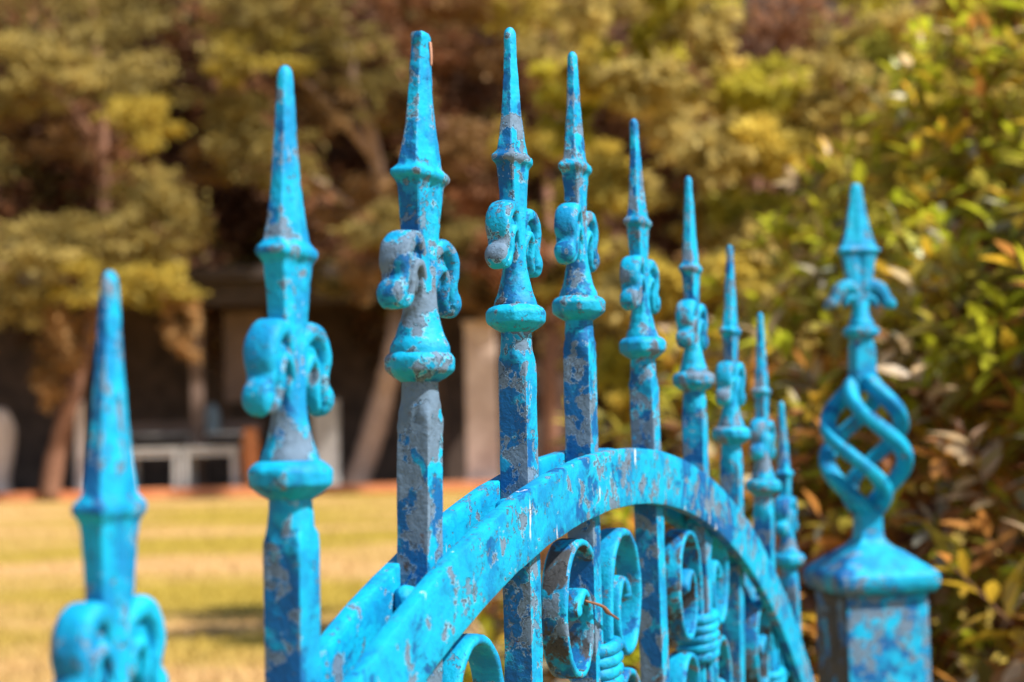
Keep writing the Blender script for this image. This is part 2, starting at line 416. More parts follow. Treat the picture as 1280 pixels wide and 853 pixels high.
for i, (s, z, lean, sc, wc, wb, lab) in enumerate(PK):
    if i == 0: continue
    z0 = z + ZS
    p = obj('picket', shaft_mesh((z0 - .10) * 1000, i * 3.3), gate, (s, 0, z0), (wc, wb))
    # lean is across the view, i.e. mostly along the gate's normal (-y local)
    ang = lean / .15
    p.rotation_euler = (ang * math.cos(THETA), ang * math.sin(THETA) , random.uniform(-.03, .03))
    if lab: p['label'] = lab
    sm = spearhead_mesh(i * 5.1, chipped=(i == 3))
    h = obj('spearhead', sm, p, (0, 0, 0), (wc - .03, min(wb, .43) - .012)); h.scale = (WK[i], WK[i], sc)
    if i == 3:
        h['label'] = 'spearhead with a chipped blunt tip and a curl of loose paint'
        V, F = sweep(catmull([(.0015, -.0040, .1415, .0006, .0010), (.0012, -.0044, .1385, .0006, .0011), (.0012, -.0046, .1350, .0006, .0010), (.0014, -.0046, .1310, .0004, .0008)], 5), 8, 2, radial=lambda q: np.array((1., 0, 0)))
        fm, fns, fln, fp = new_mat('bare_flake'); fp.inputs['Base Color'].default_value = (.34, .17, .11, 1); fp.inputs['Roughness'].default_value = .8
        obj('paint_flake', mesh('paint_flake', V, F, fm, sharp=None), p, (0, 0, 0))
    obj('collar', collar_mesh(i * 2.7), p, (0, 0, 0), (wc - .03, min(wb, .43) - .015))
    for sx in (-1, 1):
        q = obj('fleur_petal', leaf_casting(i * 4 + sx, sx), p, (0, 0, 0), (wc - .01, min(wb, .46) - .002)); q.scale = (LK[i] + random.uniform(-.03, .03), (1 + LK[i]) / 2, 1 + random.uniform(-.02, .02))

# arch bars
RA, SC_, ZC = .88, .505, .407 + ZS
def arc_bar(y0, y1, Rin, Rout, s0, s1, seed, wear_shade):
    V = []; F = []; n = 220; bv = .0011
    prof = []
    for (yy, rr, dy, dr) in ((y0, Rin, 1, 1), (y1, Rin, -1, 1), (y1, Rout, -1, -1), (y0, Rout, 1, -1)):
        A = (yy + dy*bv, rr); B = (yy, rr + dr*bv); M = (yy + dy*bv*.3, rr + dr*bv*.3)
        prof.append((A, M, B))
    # order round the section, with extra points across the tall faces
    pr = []
    a = prof[0]; pr += [a[2], a[1], a[0]]; a = prof[1]; pr += [a[0], a[1], a[2]]
    for k in (1, 2, 3, 4): pr.append((y1, Rin + (Rout - Rin) * k / 5))
    a = prof[2]; pr += [a[2], a[1], a[0]]; a = prof[3]; pr += [a[0], a[1], a[2]]
    for k in (4, 3, 2, 1): pr.append((y0, Rin + (Rout - Rin) * k / 5))
    m = len(pr)
    for i in range(n + 1):
        s = s0 + (s1 - s0) * i / n
        ph = math.asin(max(-1, min(1, (s - SC_) / Rout)))
        for (yy, rr) in pr:
            V.append((SC_ + math.sin(ph) * rr, yy, ZC + math.cos(ph) * rr))
    for i in range(n):
        for j in range(m):
            k = (j+1) % m; F.append((i*m+j, (i+1)*m+j, (i+1)*m+k, i*m+k))
    F.append(tuple(range(m))); F.append(tuple(reversed(range(n*m, (n+1)*m))))
    me = mesh('arch_bar', V, F, PAINT, sharp=40); roughen(me, .0005, 45, seed)
    wear_shade_attr(me, wear_shade)
    return me
hw = .00775
fb = arc_bar(-hw - .0075, -hw - .0003, RA - .034, RA, -.172, 1.182, 4, lambda c, n: (.13 if n.z > .6 else -.03 if n.y < -.5 else .02) + .16 * math.exp(-((c.x - .74) / .085) ** 2) + .05 * math.exp(-((c.x - .40) / .04) ** 2))
obj('arch_bar', fb, gate, (0, 0, 0), (.365, .388))['label'] = 'near face bar of the arch, cyan with grey flaked patches'
bb = arc_bar(hw + .0003, hw + .0075, RA - .033, RA + .0005, -.172, 1.182, 8, lambda c, n: (.10 if n.z > .6 else .0))
obj('arch_bar', bb, gate, (0, 0, 0), (.36, .40))['label'] = 'far face bar of the arch seen behind the pickets'
# weld lumps where pickets meet the far bar
for i, (s, *_q) in enumerate(PK):
    if i == 0: continue
    zz = ZC + math.sqrt(RA**2 - (s - .013 - SC_)**2)
    V, F = loft([(-9, sec_circle(1)), (-8, sec_circle(4)), (-5, sec_circle(6.2)), (0, sec_circle(7)), (4, sec_circle(5.6)), (6.5, sec_circle(3)), (7.2, sec_circle(.6))], 1.2, smooth=1)
    me = mesh('weld_lump', V, F, PAINT, sharp=None); roughen(me, .0016, 120, i * 7)
    wear_shade_attr(me, lambda c, n: 0.)
    o = obj('weld_lump', me, gate, (s - .011, .0035, zz - .011 - .0009 * i), (.40, .38)); o.rotation_euler = (.2, .5, i)

# stiles, rails
def bar_box(name, x0, x1, y0, y1, z0, z1, parent, col=(.38, .37), seed=1):
    me = mesh(name, *box(x0, x1, y0, y1, z0, z1), PAINT); bevel_mesh(me, .0012)
    wear_shade_attr(me, lambda c, n: .1 if n.x < -.6 else 0.)
    return obj(name, me, parent, (0, 0, 0), col)
zl = ZC + math.sqrt(RA**2 - (1.197 - SC_)**2)
bar_box('stile', -.200, -.172, -.016, .016, .05, zl + .03, gate)
bar_box('stile', 1.182, 1.210, -.016, .016, .05, zl + .03, gate)
bar_box('rail', -.172, 1.182, -.0080, .0080, .06, .10, gate)
bar_box('rail', -.172, 1.182, -.0155, -.0085, .40, .435, gate)
bar_box('rail', -.172, 1.182, .0085, .0155, .40, .435, gate)
bar_box('hinge', 1.2105, 1.275, -.012, .012, .50, .535, gate)
bar_box('hinge', 1.2105, 1.275, -.012, .012, .16, .195, gate)

# scrolls and wrapped coils on every second picket
def scroll_mesh(sx, sz, seed):
    P = [(.0098, -.016), (.0098, .0), (.0105, .030), (.0130, .048), (.020, .066), (.034, .0765), (.050, .0765), (.064, .066), (.0715, .047),
         (.0690, .026), (.0580, .010), (.043, .0065), (.0305, .015), (.0265, .030), (.0300, .044), (.0385, .050), (.0465, .045)]
    pts = [(sx*x, 0, sz*z, .0025, .0078) for x, z in P]
    pts[-1] = (sx*.0475, 0, sz*.0425, .0042, .0078)
    pts.append((sx*.0470, 0, sz*.0385, .0036, .0074)); pts.append((sx*.0460, 0, sz*.0355, .0010, .0030))
    V, F = sweep(catmull(pts, 7), 16, 3.6)
    if sx * sz < 0: F = [tuple(reversed(f)) for f in F]
    me = mesh('scroll', V, F, PAINT, sharp=55); roughen(me, .0005, 90, seed)
    wear_shade_attr(me, lambda c, n: .12 if n.y > -.5 and n.x < -.2 else 0., lambda c, n: .52 if abs(n.y) < .5 and n.x < .3 else .3)  # left-facing surfaces darkened: dirt and shade put into the colour
    return me
SCR = {(sx, sz): scroll_mesh(sx, sz, 3 + sx + 2*sz) for sx in (-1, 1) for sz in (-1, 1)}
def coil_mesh(seed):
    V = []; F = []
    turns = 5; n = turns * 28; rr = .0042
    path = []
    for i in range(n + 1):
        a = 2*PI*i/28; z = -.0165 + .0330 * i / n
        ex = 3.2
        c, s = math.cos(a), math.sin(a)
        k = 1 / (abs(c)**ex + abs(s)**ex) ** (1/ex)
        path.append((c*k*.0138, s*k*.0108, z, rr, rr))
    V, F = sweep(path, 9, 2, radial=lambda q: np.array((0, 0, 1.)))
    me = mesh('coil', V, F, PAINT, sharp=None); roughen(me, .0007, 130, seed); wear_shade_attr(me, lambda c, n: 0.)
    return me
COIL = coil_mesh(5)
for s, top in ((-.001, 1.118), (.2400, 1.204), (.4795, 1.237), (.7200, 1.226), (.9600, 1.150)):
    z0 = top - .0785 + ZS
    for (sx, sz), me in SCR.items():
        obj('scroll', me, gate, (s, 0, z0), (.38, .37))
    obj('coil', COIL, gate, (s, 0, z0), (.36, .35))
# dead twist of stem caught on the scroll
V, F = sweep(catmull([(.432, -.010, .905, .0006, .0006), (.452, -.013, .900, .0009, .0009), (.459, -.014, .896, .0014, .0014), (.466, -.0135, .894, .0009, .0009), (.474, -.016, .890, .0005, .0005)], 6), 8, 2)
tw = mesh('dry_stem', V, F, TWIG, sharp=None); tws = obj('dry_stem', tw, None, (GX, GY, 0)); tws.rotation_euler = (0, 0, PI/2 - THETA)
tag(tws, 'short dry stem caught on the scroll under the arch', 'twig')

# ================================================================== GATE POST with twisted basket finial
PX, PY = .3715, 1.70
post = empty('gate_post', (PX, PY, 0), math.radians(9.4))
tag(post, 'square turquoise gate post with cap and twisted basket spear finial', 'post')
me = mesh('post_shaft', *box(-.0455, .0455, -.0455, .0455, 0, .822), PAINT); bevel_mesh(me, .004, 3)
wear_shade_attr(me, lambda c, n: .10 if n.x < -.5 else (.035 if n.y < -.5 else 0), lambda c, n: .60 if n.x < -.5 else 0)  # left face: dark bare metal, its shaded tone painted in as well
obj('post_shaft', me, post, (0, 0, 0), (.44, .40))
def rsq(h, r=.35): return sec_square(h, r)
V, F = loft([(822.5, rsq(52)), (826, rsq(55)), (832, rsq(57.5, .35)), (840, rsq(57.5, .4)), (844, rsq(54.5, .35)), (850, rsq(46, .35)), (857, rsq(36.5, .35)), (864, rsq(27, .4)), (870, rsq(18.5, .4)), (876, rsq(13.6, .35)), (888, rsq(12.2, .3))], 1.5, smooth=1)
me = mesh('post_cap', V, F, PAINT, sharp=None); roughen(me, .0012, 40, 3); wear_shade_attr(me, lambda c, n: .12 if c.x < -.03 else -.02)
obj('post_cap', me, post, (0, 0, 0), (.38, .37))
V, F = loft([(886, rsq(12.2, .3)), (908, rsq(12, .3)), (914, sec_circle(11)), (918, sec_circle(6))], 3, smooth=1)
me = mesh('finial', V, F, PAINT, sharp=50); wear_shade_attr(me, lambda c, n: 0)
fin = obj('finial', me, post, (0, 0, 0), (.37, .33))
V, F = loft([(1031, sec_circle(6)), (1035, sec_circle(11.5)), (1042, rsq(12, .4)), (1078, rsq(11.4, .4)), (1090, sec_circle(12))], 3, smooth=1)
me = mesh('finial_stem', V, F, PAINT, sharp=50); wear_shade_attr(me, lambda c, n: 0)
obj('finial_stem', me, fin, (0, 0, 0), (.37, .33))
for k in range(4):
    path = []
    for i in range(41):
        t = i / 40; a = PI*.30 + k*PI/2 - t*PI*1.25
        Rr = .0085 + .0345 * math.sin(PI * t) ** .80 
        path.append((Rr*math.cos(a), Rr*math.sin(a), .906 + .137*t, .0070, .0084))
    V, F = sweep(path, 16, 3.4, radial=lambda q: np.array((q[0], q[1], 0.0001)))
    me = mesh('basket_bar', V, F, PAINT, sharp=None); wear_shade_attr(me, lambda c, n: 0)
    obj('basket_bar', me, fin, (0, 0, 0), (.37, .33))
o = obj('spearhead', spearhead_mesh(77, 1.6, 1.15), fin, (0, 0, 1.098), (.37, .34)); o.scale = (1, 1, 1.03)
obj('collar', collar_mesh(78, 1.2), fin, (0, 0, 1.096), (.37, .34))
for sx in (-1, 1):
    obj('fleur_petal', leaf_casting(90 + sx, sx, 1.2, .98, 1.25, True), fin, (0, 0, 1.100), (.37, .33))

# ================================================================== GROUND
def sheet(name, x0, x1, y0, y1, z, mat, kind='structure'):
    o = obj(name, mesh(name, [(x0, y0, z), (x1, y0, z), (x1, y1, z), (x0, y1, z)], [(0, 1, 2, 3)], mat, smooth=False)); tag(o, kind=kind); return o
def ground():
    n = 60; xs = np.linspace(-1, 1, n); V = []; F = []
    for j in range(n):
        for i in range(n):
            x = math.copysign(abs(xs[i]) ** 2.2, xs[i]) * 250; y = math.copysign(abs(xs[j]) ** 2.2, xs[j]) * 250
            V.append((x, y, 0))
    for j in range(n-1):
        for i in range(n-1): a = j*n+i; F.append((a, a+1, a+n+1, a+n))
    return V, F
g = obj('lawn', mesh('lawn', *ground(), LAWN, smooth=False)); tag(g, kind='structure')
EDGE = 26.4
k = obj('kerb', mesh('kerb', *box(-16, 12, EDGE, EDGE + .35, 0, .15), TERRA, smooth=False)); tag(k, kind='structure')
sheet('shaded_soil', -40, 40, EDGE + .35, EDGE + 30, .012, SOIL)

# blades of grass (uncountable)
def grass():
    n = 52000
    y = 5.2 + rng.random(n) ** 1.6 * 21.5; x = (rng.random(n) - .5) * (.62 * y + 1.4) - .14 * y + .1
    ok = x < .05 + .25 * y; x, y = x[ok], y[ok]; n = len(x)
    h = rng.uniform(.02, .05, n); a = rng.uniform(0, 2*PI, n); wd = rng.uniform(.004, .008, n)
    lx = rng.normal(0, .014, n); ly = rng.normal(0, .014, n)
    V = np.zeros((n, 3, 3)); c, s = np.cos(a) * wd, np.sin(a) * wd
    V[:, 0] = np.c_[x - c, y - s, np.zeros(n)]; V[:, 1] = np.c_[x + c, y + s, np.zeros(n)]; V[:, 2] = np.c_[x + lx, y + ly, h]
    me = bpy.data.meshes.new('grass'); me.vertices.add(n*3); me.vertices.foreach_set('co', V.ravel())
    me.loops.add(n*3); me.loops.foreach_set('vertex_index', np.arange(n*3)); me.polygons.add(n)
    me.polygons.foreach_set('loop_start', np.arange(n)*3); me.update(calc_edges=True); me.materials.append(LAWN)
    return obj('grass', me)
tag(grass(), 'short dry yellow grass blades covering the lawn behind the gate', 'grass', kind='stuff')

# ================================================================== LEAVES
def leaf_template(fold=.25, bend=.25):
    """unit leaf along +x, width .3; 8 quads/tris"""
    st = [(0, .02), (.12, .06), (.32, .14), (.55, .165), (.78, .11), (1.0, .005)]
    V = []; F = []
    for x, wv in st:
        z = -bend * x * x
        V += [(x, -wv, z + fold*wv), (x, 0, z), (x, wv, z + fold*wv)]
    for i in range(len(st) - 1):
        a = i*3; F += [(a, a+3, a+4, a+1), (a+1, a+4, a+5, a+2)]
    return np.array(V), np.array(F)
def frames(dirs, rolls):
    d = dirs / np.linalg.norm(dirs, axis=1)[:, None]
    up = np.tile(np.array((0, 0, 1.)), (len(d), 1)); s = np.cross(up, d); l = np.linalg.norm(s, axis=1)[:, None]
    s = np.where(l < 1e-4, np.array((1., 0, 0)), s / np.maximum(l, 1e-6)); u = np.cross(d, s)
    c, sn = np.cos(rolls)[:, None], np.sin(rolls)[:, None]
    s2 = s*c + u*sn; u2 = -s*sn + u*c
    return d, s2, u2
def leaves_mesh(name, pos, dirs, size, rolls, tint, mat, tmpl):
    T, TF = tmpl; n = len(pos); d, s, u = frames(dirs, rolls)
    V = pos[:, None, :] + size[:, None, None] * (d[:, None, :]*T[None, :, 0:1] + s[:, None, :]*T[None, :, 1:2] + u[:, None, :]*T[None, :, 2:3])
    m = len(T); F = (TF[None] + (np.arange(n) * m)[:, None, None]).reshape(-1, TF.shape[1])
    me = bpy.data.meshes.new(name); me.vertices.add(n*m); me.vertices.foreach_set('co', V.astype(np.float32).ravel())
    k = TF.shape[1]; me.loops.add(len(F)*k); me.loops.foreach_set('vertex_index', F.ravel().astype(np.int32)); me.polygons.add(len(F))
    me.polygons.foreach_set('loop_start', np.arange(len(F), dtype=np.int32)*k); me.update(calc_edges=True); me.shade_smooth()
    ca = me.color_attributes.new('tint', 'FLOAT_COLOR', 'POINT')
    ca.data.foreach_set('color', np.repeat(np.c_[tint, np.ones(n)], m, axis=0).astype(np.float32).ravel())
    me.materials.append(mat); return me

LT = leaf_template()
# ---- hedge on the right: front face runs from near right to far left
def hedge_front(y, z):
    zz = np.clip(z - .42, 0, 9)
    return .51 - .42 * (y - 2.2) + .42 * np.clip(z - .8, -.5, 9) + .66 * zz * zz / (zz + .30)
TINTS = {
 'lime': (.52, .53, .03), 'olive': (.42, .34, .05), 'gold': (.72, .46, .04), 'copper': (.60, .26, .06), 'cream': (.74, .54, .32), 'grey': (.44, .42, .32), 'deep': (.24, .20, .05), 'brown': (.42, .19, .08)}
TK = list(TINTS)
def pick_tints(z, y, n):
    """lime is likelier up high; gold, copper and brown lower down"""
    hi = np.clip((z - .85 - .0 * y) / .35, 0, 1)
    p_hi = np.array((.40, .25, .13, .04, .05, .04, .07, .02)); p_lo = np.array((.11, .16, .16, .25, .06, .09, .03, .14))
    P = hi[:, None]*p_hi + (1-hi)[:, None]*p_lo; cum = np.cumsum(P, axis=1); r = rng.random(n)[:, None] * cum[:, -1:]
    return np.argmax(cum > r, axis=1)
hedge = empty('hedge', (.8, 3.5, 0)); tag(hedge, 'leafy hedge of lime, gold and copper leaves behind the gate post', 'hedge')
HO = np.array((.8, 3.5, 0.))
def build_hedge():
    NS = 2700
    y = 1.55 + rng.random(NS) ** 1.05 * 2.1; z = .05 + rng.random(NS) ** .85 * 2.6
    bump = .07 * np.sin(y*5.1 + z*3.3) + .06 * np.sin(y*2.3 - z*6.1 + 1) 
    depth = rng.random(NS) ** 1.3 * .26
    x = hedge_front(y, z) + bump*.8 + depth
    base = np.c_[x, y, z]
    sd = np.c_[-.45 + rng.normal(0, .35, NS), -.45 + rng.normal(0, .4, NS), .6 + rng.normal(0, .35, NS)]
    sd /= np.linalg.norm(sd, axis=1)[:, None]
    sl = rng.uniform(.06, .14, NS) + (rng.random(NS) < .2) * rng.uniform(.03, .10, NS)
    tsh = pick_tints(z + rng.normal(0, .14, NS) + .12 * np.clip(y - 2.2, 0, 3), y, NS)
    # a few percent of shoots keep the deep inner tint
    P = []; D = []; Z = []; R = []; TT = []; SH = []
    e1 = np.cross(sd, np.array((0.3, .2, 1.))); e1 /= np.linalg.norm(e1, axis=1)[:, None]; e2 = np.cross(sd, e1)
    for k in range(10):
        t = .25 + .75 * k / 9; a = k * 2.4 + rng.random(NS) * .6
        out = e1 * np.cos(a)[:, None] + e2 * np.sin(a)[:, None]
        spread = 1.25 - .75 * t
        P.append(base + sd * (sl * t)[:, None]); D.append(out * spread + sd * (.35 + .5*t) + rng.normal(0, .12, (NS, 3)))
        Z.append(rng.uniform(.060, .105, NS) * (1.05 - .35*t)); R.append(rng.normal(0, .35, NS))
        tt = tsh.copy(); sw = rng.random(NS) < .28; tt[sw] = pick_tints(z[sw], y[sw], sw.sum()); TT.append(tt); SH.append(np.arange(NS))
    P = np.concatenate(P); D = np.concatenate(D); Z = np.concatenate(Z); R = np.concatenate(R); TT = np.concatenate(TT); SH = np.concatenate(SH)
    col = np.array([TINTS[k] for k in TK])[TT] * rng.uniform(.75, 1.4, (len(P), 1)) * rng.uniform(.93, 1.07, (len(P), 3))
    # nearest shoots in view become separate leaves
    d = P - np.array((0, 0, CAM_Z)); dep = d @ np.array(F_); sxp = 640 + 2000 * (d @ np.array(R_)) / dep; syp = 426 - 2000 * (d @ np.array(U_)) / dep
    front = (P[:, 0] - hedge_front(P[:, 1], P[:, 2])) < .12
    vis = (sxp > 1110) & (sxp < 1270) & (syp > 15) & (syp < 840) & front & (dep > 1.6)
    score = np.where(vis, Z / dep, 0); idx = np.argsort(-score)[:290]; idx = idx[score[idx] > 0]
    sel = np.zeros(len(P), bool); sel[idx] = True
    me = leaves_mesh('foliage', P[~sel] - HO, D[~sel], Z[~sel], R[~sel], col[~sel], HEDGE_LEAF, LT)
    f = obj('foliage', me, hedge); f['kind'] = 'stuff'
    one = np.zeros((1, 3)); protos = {}
    for ti in range(len(TK)):
        protos[ti] = leaves_mesh('leaf', one, np.array([[1., 0, 0]]), np.ones(1), np.zeros(1), np.array([TINTS[TK[ti]]]), HEDGE_LEAF, LT)
    dd, ss, uu = frames(D[sel], R[sel])
    for p, a, b, c, zz, ti in zip(P[sel] - HO, dd, ss, uu, Z[sel], TT[sel]):
        o = bpy.data.objects.new('leaf', protos[int(ti)])
        M = Matrix(((a[0]*zz, b[0]*zz, c[0]*zz, p[0]), (a[1]*zz, b[1]*zz, c[1]*zz, p[1]), (a[2]*zz, b[2]*zz, c[2]*zz, p[2]), (0, 0, 0, 1)))
        link(o, hedge); o.matrix_local = M
    # shoots' stems
    ST = []
    for b, dr, l in zip(base[:2600], sd[:2600], sl[:2600]):
        q0 = b - dr * .10 + np.array((.05, 0, -.02)); q1 = b + dr * l
        ST.append(sweep([(*q0, .0022, .0022), (*b, .0018, .0018), (*q1, .0009, .0009)], 4, 2, radial=lambda q: np.array((1., .1, 0))))
    V, F = join(*ST); o = obj('twigs', mesh('twigs', np.array(V) - HO, F, TWIG, sharp=None), hedge); o['kind'] = 'stuff'
    # inner limbs
    for i in range(26):
        yy = 1.62 + i * .078; xx = hedge_front(yy, 0.) + .34 + random.uniform(-.05, .1)
        pts = [(xx, yy, 0)]
        for j in range(1, 8):
            zz = j * .33; pts.append((float(hedge_front(yy, zz)) + .34 + random.uniform(-.1, .1), yy + random.uniform(-.12, .12), zz))
        path = [(*(np.array(p) - HO), .016 - .0016*j, .016 - .0016*j) for j, p in enumerate(pts)]
        V, F = sweep(catmull(path, 4), 7, 2, radial=lambda q: np.array((1., 0.1, 0)))
        obj('branch', mesh('branch', V, F, TWIG, sharp=None), hedge)
    # inner shaded leaf litter layer that closes the hedge from behind
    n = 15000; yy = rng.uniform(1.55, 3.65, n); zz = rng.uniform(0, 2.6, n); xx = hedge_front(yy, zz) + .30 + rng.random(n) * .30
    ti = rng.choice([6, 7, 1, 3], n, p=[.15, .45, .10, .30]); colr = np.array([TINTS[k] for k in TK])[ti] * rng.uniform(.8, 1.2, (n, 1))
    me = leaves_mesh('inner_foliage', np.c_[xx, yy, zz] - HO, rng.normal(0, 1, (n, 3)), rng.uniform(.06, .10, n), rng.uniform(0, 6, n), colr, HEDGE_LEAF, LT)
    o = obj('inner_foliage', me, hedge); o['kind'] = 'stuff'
build_hedge()

# ---- trees beyond the lawn
CT = leaf_template(.3, .35)
QT = (np.array([(0, -.35, 0), (.5, -.42, -.06), (1, 0, -.2), (.5, .42, -.06), (0, .1, 0)]) , None)
TT_ = (np.array([(0, 0, 0), (.5, -.28, .05), (1, 0, -.12), (.5, .28, .05)]), np.array([(0, 1, 2, 3)]))
OL = np.array((.50, .385, .12)); YE = np.array((.64, .49, .09)); BR = np.array((.42, .18, .085)); TN = np.array((.52, .30, .12)); DK = np.array((.22, .105, .06))
def clump_leaves(cl, per, size):
    P = []; D = []; Cc = []
    for (c, rx, ry, rz, colr, dens) in cl:
        n = int(per * dens)
        # several small sprays inside each bough so the outline stays ragged
        ns = max(4, n // 45); cen = rng.normal(0, .48, (ns, 3)); cen /= np.maximum(1, np.linalg.norm(cen, axis=1) / 1.0)[:, None]
        w_ = rng.integers(0, ns, n); q = cen[w_] + rng.normal(0, .16, (n, 3)) * np.array((1, 1, .7))
        P.append(np.array(c) + q * np.array((rx, ry, rz)))
        D.append(q * .8 + rng.normal(0, .6, (n, 3)) + np.array((0, 0, -.1)))
        cj = np.array(colr) * rng.uniform(.7, 1.3, (ns, 1))[w_] * rng.uniform(.8, 1.2, (n, 1)); Cc.append(cj)
    P = np.concatenate(P); D = np.concatenate(D); Cc = np.concatenate(Cc); n = len(P)
    return P, D, rng.uniform(.7, 1.3, n) * size, rng.uniform(-1, 1, n), Cc
def limb(parent, pts, r0, r1, mat, name='limb'):
    n = len(pts); path = [(p[0], p[1], p[2], r0 + (r1-r0)*i/(n-1), r0 + (r1-r0)*i/(n-1)) for i, p in enumerate(pts)]
    V, F = sweep(catmull(path, 5), 10, 2, radial=lambda q: np.array((.15, 1., .1)))
    me = mesh(name, V, F, mat, sharp=None); roughen(me, r0*.25, 3, r0*100)
    return obj(name, me, parent)
def pxc(px, py, wpx, hpx, Y, colr, dens=1., thick=None):
    c = at(px, py, Y); k = Y / 2000
    return (tuple(c), wpx*k, thick or wpx*k*.8, hpx*k, colr, dens)
def tree(name, label, base, trunk_pts, limbs, clumps, per, size, mat, r0=.2, group=None, cat='tree'):
    t = empty(name, base); tag(t, label, cat, group)
    b = np.array(base)
    limb(t, [tuple(np.array(p) - b) for p in trunk_pts], r0, r0*.45, mat, 'trunk')
    for lp in limbs: limb(t, [tuple(np.array(p) - b) for p in lp], r0*.4, r0*.1, mat, 'limb')
    P, D, Z, R, Cc = clump_leaves(clumps, per, size)
    me = leaves_mesh('crown', P - b, D, Z, R, Cc, TREE_LEAF, TT_)
    o = obj('crown', me, t); o['kind'] = 'stuff'
    return t
# big spreading tree, left
Y1 = 26.4
cl = [pxc(60, 60, 90, 32, Y1, OL, 1.3), pxc(150, 85, 70, 28, Y1-.5, OL, 1), pxc(20, 110, 60, 30, Y1, OL), pxc(120, 30, 100, 25, Y1+1, OL*.9, 1),
      pxc(45, 170, 55, 40, Y1+.6, TN*.8, .8), pxc(175, 152, 48, 28, Y1-1, YE, 1.1), pxc(150, 110, 60, 25, Y1+1, OL*.8, .8),
      pxc(180, 245, 60, 38, Y1-.6, OL, 1.1), pxc(200, 290, 60, 35, Y1-.3, OL*1.1, 1.1), pxc(120, 300, 60, 30, Y1-.8, OL, 1),
      pxc(50, 310, 60, 40, Y1-1, OL*1.05, 1.2), pxc(20, 370, 50, 45, Y1-.8, OL, 1.1), pxc(110, 355, 55, 32, Y1-1, YE*.9, .9), pxc(200, 345, 50, 35, Y1-.6, YE*.85, 1),
      pxc(80, 420, 36, 42, Y1-.6, TN, .8), pxc(60, 480, 24, 35, Y1-.5, TN*.9, .5), pxc(228, 400, 22, 32, Y1-.6, TN, .5), pxc(228, 435, 14, 22, Y1-.6, TN, .3),
      pxc(-60, 200, 80, 120, Y1, OL, 2), pxc(-120, 60, 90, 90, Y1, OL, 2), pxc(60, -60, 160, 60, Y1, OL, 2.4), pxc(-70, 400, 60, 60, Y1, TN, 1)]
b1 = at(62, 640, Y1); b1 = Vector((b1.x, Y1, 0))
tree('spreading_tree', 'spreading olive green tree with drooping boughs at the left of the lawn', b1,
     [(b1.x, b1.y, 0), at(72, 560, Y1), at(95, 480, Y1), at(118, 400, Y1+.6), at(130, 260, Y1+2.2), at(125, 120, Y1+2.4), at(110, -20, Y1+2.4)],
     [[at(118, 400, Y1), at(75, 330, Y1-.4), at(20, 330, Y1-.8)], [at(125, 300, Y1), at(165, 260, Y1-.5), at(210, 300, Y1-.6)], [at(128, 220, Y1), at(110, 160, Y1-.4), at(50, 90, Y1-.4)],
      [at(126, 200, Y1), at(160, 170, Y1-.6), at(190, 150, Y1-1)]], cl, 900, .125, BARK, .17)
# sawn pale limb leaning through the gap
ll = at(118, 195, Y1-1.2); 
# centre-left tree: olive boughs above the shed
Y2 = 26.2
cl = [pxc(300, 40, 50, 34, Y2, OL, 1.2), pxc(330, 75, 60, 30, Y2-.5, YE*.8, 1), pxc(290, 120, 55, 40, Y2, OL*.85, 1), pxc(330, 190, 60, 40, Y2, OL*.75, 1.1), pxc(270, 200, 45, 40, Y2+.4, TN*.7, .8),
      pxc(400, 140, 50, 50, Y2+.5, TN*.55, .9), pxc(430, 60, 60, 40, Y2+.5, OL*.7, .8), pxc(440, 250, 50, 45, Y2, TN*.8, .9), pxc(455, 330, 40, 40, Y2, TN*.8, .6),
      pxc(420, 350, 30, 30, Y2+.5, OL*.7, .5), pxc(360, 20, 70, 30, Y2, OL*.8, 1), pxc(480, 120, 50, 40, Y2+.6, OL*.75, .8), pxc(350, -50, 150, 50, Y2, OL*.8, 2), pxc(600, -40, 120, 50, Y2+1, BR, 1.6)]
b2 = Vector((at(500, 600, Y2+1.4).x - .9, Y2 + 3, 0)); 
tree('leaning_tree', 'tree with a pale leaning trunk at the lawn edge', (at(445, 612, Y2+1.4).x, Y2+1.4, 0),
     [(at(442, 612, Y2+1.4).x, Y2+1.4, 0), at(460, 560, Y2+1.4), at(478, 500, Y2+1.4), at(492, 440, Y2+1.4), at(500, 330, Y2+2.5), at(470, 200, Y2+1.5), at(430, 60, Y2+1)],
     [[at(500, 330, Y2+2.5), at(440, 260, Y2+1.5), at(360, 200, Y2+.5)], [at(470, 200, Y2+1.5), at(400, 120, Y2+.6), at(320, 60, Y2)]], cl, 900, .13, PALE_BARK, .24)
# centre tree: brown and olive dappled foliage
Y3 = 26.0
rs = random.Random(3); cl = []
for i in range(46):
    px = rs.uniform(470, 900); py = rs.uniform(-60, 400)
    if px < 600 and py > 330: continue
    c = rs.choice([OL*.8, OL*.7, TN*.8, TN*.65, BR*.9, BR*.8, BR*.7])
    if px > 640: c = rs.choice([OL*1.2, OL*1.35, YE*.9, YE*.85, TN*.85, BR*1.0])
    cl.append(pxc(px, py, rs.uniform(28, 55), rs.uniform(20, 38), Y3 + rs.uniform(-1.5, 2.5), c, rs.uniform(.6, 1.1)))
tree('dappled_tree', 'tall tree with mixed brown and olive foliage behind the middle of the gate', (at(690, 600, Y3+1).x, Y3+1, 0),
     [(at(690, 612, Y3+1).x, Y3+1, 0), at(690, 560, Y3+1), at(688, 460, Y3+1), at(690, 330, Y3+2), at(680, 150, Y3+3), at(700, -40, Y3+3)],
     [[at(690, 330, Y3+1), at(620, 240, Y3+.4), at(560, 200, Y3)], [at(685, 200, Y3+1), at(740, 120, Y3), at(800, 90, Y3)], [at(690, 380, Y3+1), at(760, 320, Y3), at(800, 300, Y3)]],
     cl, 900, .125, BARK, .17)

